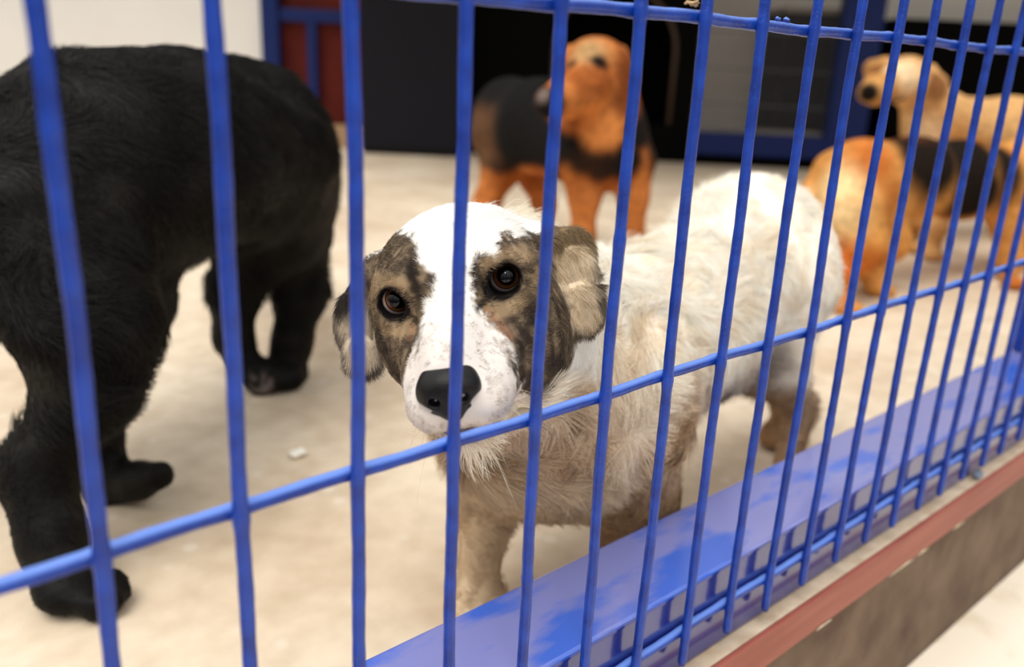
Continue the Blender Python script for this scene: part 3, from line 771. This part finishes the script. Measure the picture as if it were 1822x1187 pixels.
def wweight_head(c, n):
    h = toH(c); w = (hmask(h) > .5).astype(float) * (h[:, 1] < 92)
    for sx in (-1, 1):
        q = np.hypot((h[:, 0] - 37.5 * sx) / 12.8, (h[:, 2] - .5) / 11.6); w = w * ((q > 1) | (h[:, 1] < -30))
    f = field(c, npr) if len(c) else 0
    w = w * (f > .0012)
    face = (n @ HR[:, 1]) > -.55
    return w * np.where(face, 1, .15)
def wweight_body(c, n):
    h = toH(c); return (hmask(h) < .6) * np.where(n @ _n(camp - np.array([.7, .2, .3])) > -.35, 1.0, .12) * np.where(c[:, 0] > .9, .7, 1)
make_fur('fur', Vw, Qw, Nw, 160000, white_col, wflow, wlen, wwid, dogw, M_FUR, wweight_head, curl=.22, clump=.35, curlscale=190, lift=.32, seed=11)
make_fur('fur', Vw, Qw, Nw, 130000, white_col, wflow, wlen, wwid, dogw, M_FUR, wweight_body, curl=1.0, clump=1.1, curlscale=60, lift=.42, seed=12, segs=6, sz=.013)
# whiskers
wh = MB(); rw_ = np.random.default_rng(5)
for sx in (-1, 1):
    for k in range(13):
        a = np.array([sx * rw_.uniform(14, 24), rw_.uniform(45, 78), rw_.uniform(-66, -42)]) if k < 8 else np.array([sx * rw_.uniform(2, 14), rw_.uniform(45, 72), rw_.uniform(-82, -76)])
        L_ = rw_.uniform(24, 44); dr_ = _n([sx * rw_.uniform(.5, 1.0) * (1 if k < 8 else .35), rw_.uniform(-.5, .35), rw_.uniform(-1.1, -.1) if k < 8 else -1.0]); sag = rw_.uniform(.1, .5)
        pts = [H(*(a + dr_ * L_ * u + np.array([-sx * 2.0 * u * u, -6 * u * u, -L_ * sag * u * u]))) for u in np.linspace(0, 1, 7)]
        wh.tube(pts, np.linspace(.00022, .00006, 7), 5)
wh.build('whiskers', M_WHISK, dogw, True)['kind'] = 'stuff'

# ================================================================== the black dog
A = lambda x, y, dep, r, k=.04: (at(x, y, dep=dep), r)
def chain(pts, k=.03):
    out = []
    for (a, ra_), (b_, rb_) in zip(pts[:-1], pts[1:]): out.append(cone(a, b_, ra_, rb_, k))
    return out
def paw(c, yaw, l=.050, w=.034, h=.022, k=.02):
    R = np.array(Matrix.Rotation(yaw, 3, 'Z')); out = [ell(c, (l * .62, w * .9, h), k, R)]
    for j, (fx, fy) in enumerate(((.034, -.021), (.043, -.008), (.043, .008), (.034, .021))):
        out.append(ell(np.array(c) + R @ np.array([fx * l / .05, fy * w / .034, -.004]), (.017, .0095, .0155), .008, R))
    return out
bp_ = []
bp_ += chain([A(30, 388, .98, .122), A(185, 305, 1.04, .128), A(320, 276, 1.15, .124), A(425, 280, 1.29, .132), A(480, 310, 1.40, .104)], .06)
bp_ += [ell(at(30, 410, dep=.96), (.120, .10, .115), .05)]
bp_ += [ell(at(482, 375, dep=1.38), (.092, .09, .110), .05)]
# near hind leg
bp_ += chain([A(80, 420, .93, .105), A(160, 590, .90, .066), A(162, 695, .90, .040), A(62, 836, .90, .031), A(95, 960, .89, .027), A(112, 1022, .885, .026)], .04)
bp_ += paw(at(122, 1048, Z=.022), -.75, .052, .036)
# other hind leg
bp_ += chain([A(165, 420, 1.10, .105), A(205, 540, 1.08, .062), A(185, 650, 1.08, .042), A(165, 800, 1.08, .027), A(190, 862, 1.085, .027)], .04)
bp_ += chain([A(195, 862, 1.085, .027), A(245, 856, 1.06, .021), A(284, 846, 1.04, .0175)], .02)
# forelegs
bp_ += chain([A(452, 430, 1.36, .060), A(418, 520, 1.40, .040), A(415, 600, 1.43, .028), A(440, 655, 1.45, .026)], .03)
bp_ += [ell(at(462, 668, dep=1.44), (.030, .024, .030), .02)] + [ell(at(x_, y_, dep=1.425), (.0115, .011, .013), .006) for (x_, y_) in ((446, 680), (458, 692), (472, 693), (484, 682))]
bp_ += chain([A(528, 420, 1.44, .056), A(535, 520, 1.47, .042), A(520, 610, 1.485, .030), A(514, 655, 1.49, .029)], .03)
bp_ += paw(at(512, 672, Z=.022), .9, .044, .033)
# neck and lowered head on the far side of the shoulders
bp_ += chain([A(480, 290, 1.48, .100), A(460, 300, 1.66, .078), A(430, 320, 1.78, .070), A(390, 345, 1.84, .040)], .05)
bp_ += chain([A(455, 285, 1.76, .020), A(470, 330, 1.72, .022), A(470, 360, 1.71, .012)], .01) + chain([A(400, 285, 1.86, .020), A(385, 330, 1.90, .022), A(380, 360, 1.90, .012)], .01)
# tail hanging at the left
bp_ += chain([A(-60, 330, .93, .06), A(-110, 480, .92, .04), A(-130, 640, .92, .025)], .03)
Vb, Qb, Nb = polygonise(bp_, .0095)
Vb[:, 2] = np.maximum(Vb[:, 2], .0005)
def black_col(P, N_=None, rg=None):
    n = vnoise(P, 60, 31); c = mixc(np.tile(C(19, 18, 17), (len(P), 1)), C(44, 42, 38), sst(n[:, 0], -.2, 1.2) * .4)
    # grey pads of the lifted forepaw
    pc = at(464, 682, dep=1.41); pad = (1 - sst(np.linalg.norm(P - pc, axis=1), .012, .030)) * (N_[:, 1] < -.3 if N_ is not None else 1) * sst(vnoise(P, 260, 32)[:, 0], -.2, .6)
    return mixc(c, C(120, 108, 104), pad * .8)
dogb = tag(empty('dog', (.35, .8, 0)), 'big black dog seen from behind, walking away with its head hidden', 'dog')
link('body', np_mesh('black_dog_body', Vb, Qb, black_col(Vb, Nb)), M_BLACKCOAT, dogb)
def bflow(P, N_): return np.array([.75, .35, -.75])[None] + np.zeros_like(P)
def blen(P): return np.where(P[:, 2] < .07, .4, 1.) * np.where(P[:, 2] < .16, .010, np.where(P[:, 2] < .33, .024, .022))
def bw_(c, n): return np.where(n @ np.array([-.6, -.75, .25]) > -.35, 1.0, .1)
make_fur('fur', Vb, Qb, Nb, 75000, black_col, bflow, blen, lambda P: np.full(len(P), .0009), dogb, M_BFUR, bw_, curl=.5, clump=.6, curlscale=45, lift=.30, seed=14)

# ================================================================== dogs further back
def far_dog(label, prims, colf, loc, step=.012):
    V, Q, Nn = polygonise(prims, step); V[:, 2] = np.maximum(V[:, 2], .0005)
    o = tag(empty('dog', loc), label, 'dog'); link('body', np_mesh('dog_body', V, Q, colf(V, Nn)), M_COAT, o)
    return o, V, Q, Nn
def far_eye(o, c, r):
    q = link('eye', eye_mesh('eye', r), M_NOSE, o, Vector(c) - Vector(o.location)); return q
# tan and black shepherd-like dog
sp_ = chain([A(1060, 262, 2.28, .120), A(960, 225, 2.48, .125), A(915, 210, 2.62, .105)], .06)
sp_ += [ell(at(905, 215, dep=2.62), (.11, .11, .125), .05), ell(at(1075, 235, dep=2.27), (.115, .10, .13), .06)]
sp_ += chain([A(1072, 240, 2.27, .095), A(1066, 180, 2.24, .076), A(1062, 140, 2.22, .070)], .05)
sp_ += [ell(at(1060, 122, dep=2.20), (.088, .09, .080), .03), ell(at(1080, 150, dep=2.22), (.065, .07, .072), .04)]
sp_ += chain([A(1045, 152, 2.14, .062), A(1010, 172, 2.08, .048), A(978, 182, 2.03, .038)], .03)
sp_ += chain([A(1100, 100, 2.24, .030), A(1112, 135, 2.22, .034), A(1112, 185, 2.21, .022)], .015)      # drop ear
sp_ += chain([A(1015, 96, 2.24, .024), A(1008, 112, 2.23, .02)], .015)
sp_ += chain([A(1035, 290, 2.24, .066), A(1040, 350, 2.26, .040), A(1037, 420, 2.29, .030), A(1036, 465, 2.31, .030)], .03) + paw(at(1034, 474, Z=.02), -2.2, .05, .036)
sp_ += chain([A(1125, 290, 2.28, .066), A(1127, 350, 2.30, .038), A(1127, 430, 2.33, .029), A(1126, 462, 2.345, .030)], .03) + paw(at(1124, 470, Z=.02), -2.2, .05, .036)
sp_ += chain([A(890, 250, 2.60, .085), A(892, 300, 2.58, .055), A(866, 360, 2.60, .036), A(858, 430, 2.56, .028)], .04) + paw(at(852, 440, Z=.02), -2.2, .05, .034)
sp_ += chain([A(940, 255, 2.66, .075), A(952, 310, 2.66, .050), A(968, 365, 2.68, .032), A(962, 420, 2.66, .028)], .04) + paw(at(958, 430, Z=.02), -2.2, .05, .034)
SH = dict(chest=at(1060, 262, dep=2.2), bib=at(1070, 270, dep=2.2))
def pixpatch(pts):  # centre + radius blobs as 3-D spheres
    return [(at(x, y, dep=dp), r) for (x, y, dp, r) in pts]
def blobmask(P, lst, soft=.03):
    t = np.zeros(len(P))
    for c, r in lst: t = np.maximum(t, 1 - sst(np.linalg.norm(P - c, axis=1), r - soft, r + soft))
    return t
def shep_col(P, N_):
    n = vnoise(P, 25, 41)[:, 0] * .02
    c = np.tile(C(184, 112, 60), (len(P), 1)); c = mixc(c, C(150, 84, 42), sst(vnoise(P, 40, 42)[:, 0], -.5, 1))
    fr = at(1065, 262, dep=2.30); rr_ = at(905, 210, dep=2.64); ax = rr_ - fr; tt = (P - fr) @ ax / (ax @ ax)      # 0 at the chest, 1 at the rump
    head_ = 1 - sst(np.linalg.norm(P - at(1050, 145, dep=2.18), axis=1), .13, .16)
    trunk = sst(tt, -.05, .12) * sst(P[:, 2] + n - .05 * np.abs(tt - .5), .225, .275)
    c = mixc(c, C(26, 25, 25), trunk * (1 - head_))
    c = mixc(c, C(104, 74, 52), sst(tt, .55, .8) * (1 - sst(P[:, 2], .38, .45)) * sst(P[:, 2], .22, .28) * .7)
    c = mixc(c, C(160, 92, 48), sst(tt, 1.12, 1.25) * .8)
    bibs = [(1150, 215, 2.26, .095), (1130, 235, 2.20, .055), (1148, 270, 2.30, .085), (1110, 285, 2.20, .055), (1075, 300, 2.17, .050), (1040, 275, 2.18, .055), (1012, 240, 2.2, .085), (1010, 290, 2.28, .06), (1145, 160, 2.3, .05)]
    c = mixc(c, C(28, 26, 25), np.clip(blobmask(P, pixpatch(bibs), .02) * (1 - head_) + n * 3, 0, 1) * (blobmask(P, pixpatch(bibs), .02) > .02))
    c = mixc(c, C(200, 124, 66), blobmask(P, pixpatch([(1066, 232, 2.14, .05), (1055, 210, 2.12, .05)]), .02))
    c = mixc(c, C(104, 54, 28), blobmask(P, pixpatch([(1118, 130, 2.17, .062), (1114, 180, 2.17, .05)]), .02) * .85)
    c = mixc(c, C(28, 24, 24), blobmask(P, pixpatch([(970, 186, 2.0, .050)]), .02))
    c = mixc(c, C(112, 98, 92), blobmask(P, pixpatch([(965, 170, 2.0, .018)]), .01))
    c = mixc(c, C(176, 148, 104), blobmask(P, pixpatch([(1048, 98, 2.13, .045)]), .03) * .7)
    c = mixc(c, C(20, 18, 18), blobmask(P, pixpatch([(1063, 118, 2.115, .027), (1018, 124, 2.13, .024)]), .008))
    return c
o, V_, Q_, N__ = far_dog('tan and black dog facing the camera before the black dog house, head turned', sp_, shep_col, (1.66, 1.35, 0), .010)

# tan dog with a dark saddle in front of the cream dog
tp = chain([A(1540, 320, 2.20, .100), A(1620, 315, 2.30, .098), A(1710, 320, 2.42, .105), A(1775, 320, 2.52, .10)], .05)
tp += [ell(at(1520, 330, dep=2.16), (.105, .09, .115), .04)]
tp += chain([A(1515, 380, 2.12, .085), A(1535, 440, 2.12, .055), A(1493, 490, 2.12, .032), A(1490, 535, 2.10, .026)], .04) + paw(at(1496, 544, Z=.02), -.6, .045, .03)
tp += chain([A(1560, 380, 2.24, .08), A(1585, 430, 2.26, .045), A(1550, 470, 2.28, .030), A(1552, 505, 2.27, .026)], .04) + paw(at(1558, 514, Z=.02), -.6, .045, .03)
tp += chain([A(1785, 340, 2.46, .075), A(1795, 400, 2.47, .045), A(1796, 455, 2.48, .032), A(1795, 492, 2.48, .028)], .04) + paw(at(1798, 503, Z=.02), -.6, .045, .03)
tp += chain([A(1840, 350, 2.58, .07), A(1850, 420, 2.58, .04), A(1852, 480, 2.58, .028)], .03) + paw(at(1858, 492, Z=.02), -.6, .045, .03)
tp += chain([A(1810, 300, 2.56, .09), A(1890, 290, 2.60, .075), A(1940, 300, 2.62, .07), A(1985, 320, 2.60, .04)], .04)
tp += chain([A(1475, 300, 2.20, .04), A(1448, 360, 2.20, .045), A(1455, 420, 2.20, .03)], .03)
def tan_col(P, N_):
    c = np.tile(C(200, 138, 74), (len(P), 1)); c = mixc(c, C(172, 92, 36), sst(vnoise(P, 22, 51)[:, 0], -.3, 1) * .8)
    c = mixc(c, C(236, 205, 150), blobmask(P, pixpatch([(1496, 335, 2.08, .055), (1496, 385, 2.07, .05), (1460, 380, 2.18, .05)]), .05))  # pale rump highlight painted into the coat
    c = mixc(c, C(178, 88, 34), blobmask(P, pixpatch([(1545, 290, 2.1, .06), (1500, 465, 2.1, .05), (1560, 350, 2.12, .05)]), .04) * .8)
    c = mixc(c, C(30, 23, 18), blobmask(P, pixpatch([(1612, 298, 2.19, .075), (1640, 285, 2.22, .11), (1700, 300, 2.32, .12), (1755, 310, 2.40, .10), (1730, 345, 2.32, .09)]), .03))
    c = mixc(c, C(92, 50, 24), blobmask(P, pixpatch([(1610, 260, 2.28, .06)]), .03) * .8)
    return c
far_dog('tan dog with a black saddle standing lowest of the dogs by the blue corner post', tp, tan_col, (2.3, .66, 0), .011)

# cream dog behind it
cp = chain([A(1690, 230, 2.92, .112), A(1790, 240, 3.02, .120), A(1900, 245, 3.14, .118)], .06)
cp += [ell(at(1665, 235, dep=2.88), (.11, .10, .125), .05)]
cp += chain([A(1660, 210, 2.86, .095), A(1640, 170, 2.80, .075)], .05)
cp += [ell(at(1612, 143, dep=2.76), (.080, .080, .078), .03)]
cp += chain([A(1590, 150, 2.70, .058), A(1560, 160, 2.62, .042), A(1546, 165, 2.58, .034)], .03)
cp += chain([A(1655, 125, 2.80, .022), A(1668, 150, 2.79, .030), A(1662, 175, 2.78, .018)], .015) + chain([A(1575, 112, 2.80, .022), A(1552, 122, 2.82, .026), A(1546, 140, 2.82, .014)], .015)
cp += chain([A(1625, 330, 2.80, .062), A(1622, 390, 2.82, .034), A(1616, 425, 2.90, .030)], .03) + paw(at(1612, 436, Z=.02), -2.3, .05, .035)
cp += chain([A(1668, 330, 2.74, .062), A(1665, 400, 2.76, .034), A(1658, 438, 2.78, .030)], .03) + paw(at(1654, 450, Z=.02), -2.3, .05, .035)
cp += chain([A(1900, 300, 3.05, .09), A(1905, 360, 3.06, .05), A(1925, 400, 3.08, .032), A(1915, 440, 3.05, .03)], .03) + paw(at(1912, 448, Z=.02), -2.3, .05, .035)
cp += chain([A(1850, 300, 3.20, .08), A(1860, 370, 3.2, .04), A(1855, 415, 3.2, .03)], .03) + paw(at(1852, 424, Z=.02), -2.3, .05, .035)
def cream_col(P, N_):
    c = np.tile(C(204, 158, 104), (len(P), 1)); c = mixc(c, C(178, 122, 66), sst(vnoise(P, 14, 61)[:, 0], -.3, 1) * .7)
    c = mixc(c, C(238, 212, 172), blobmask(P, pixpatch([(1600, 140, 2.68, .07), (1630, 250, 2.78, .08)]), .05) * .8)
    c = mixc(c, C(120, 76, 44), blobmask(P, pixpatch([(1664, 152, 2.74, .055)]), .02) * .9)
    c = mixc(c, C(150, 104, 60), blobmask(P, pixpatch([(1553, 125, 2.8, .035)]), .02) * .8)
    c = mixc(c, C(26, 22, 20), blobmask(P, pixpatch([(1545, 165, 2.55, .034), (1570, 182, 2.64, .032), (1596, 180, 2.7, .025), (1604, 136, 2.68, .018), (1562, 130, 2.70, .016)]), .012))
    c = mixc(c, C(70, 34, 22), blobmask(P, pixpatch([(1580, 215, 2.70, .075), (1594, 250, 2.72, .06)]), .03) * .9)
    return c
far_dog('cream and tan dog standing behind the tan dog with a black saddle', cp, cream_col, (3.0, .9, 0), .012)

# ================================================================== small things
def rock(name, c, rr, seed, material, label, cat, group=None):
    import bmesh
    bm = bmesh.new(); bmesh.ops.create_icosphere(bm, subdivisions=3, radius=1)
    P = np.array([v.co[:] for v in bm.verts]); P = P * (1 + .22 * vnoise(P, 1.7, seed)[:, :1]) * np.array(rr)
    P[:, 2] -= P[:, 2].min(); F = [tuple(v.index for v in f.verts) for f in bm.faces]; bm.free()
    return tag(link(name, mesh_of(P, F), material, None, Vector(c)), label, cat, group)
rock('pebble', at(530, 812, Z=0), (.012, .011, .006), 3, M_PEB, 'small white lump on the floor beside the white dog', 'pebble')
rock('lint_clump', at(1738, 852, Z=ZS), (.008, .005, .005), 5, M_LINT, 'blue grey lint clump on the slab edge above the red strip', 'lint')
# a dry scrap caught on the top wire
lf = MB(); rl = np.random.default_rng(3); pc = at(1228, 9, Y=.0066)
for k in range(16):
    a = pc + np.array([rl.uniform(-.0055, .004), rl.uniform(-.002, .002), rl.uniform(.0002, .0012)]); d_ = _n([rl.uniform(.4, 1), rl.uniform(-.4, .4), rl.uniform(-.15, .5)])
    lf.tube([a, a + d_ * .0025, a + d_ * .0045 + np.array([0, 0, -.0004])], [.0004, .0007, .0003], 6)
tag(lf.build('dry_grass_scrap', M_LEAF), 'scrap of dry straw resting on the top wire of the blue fence', 'straw')
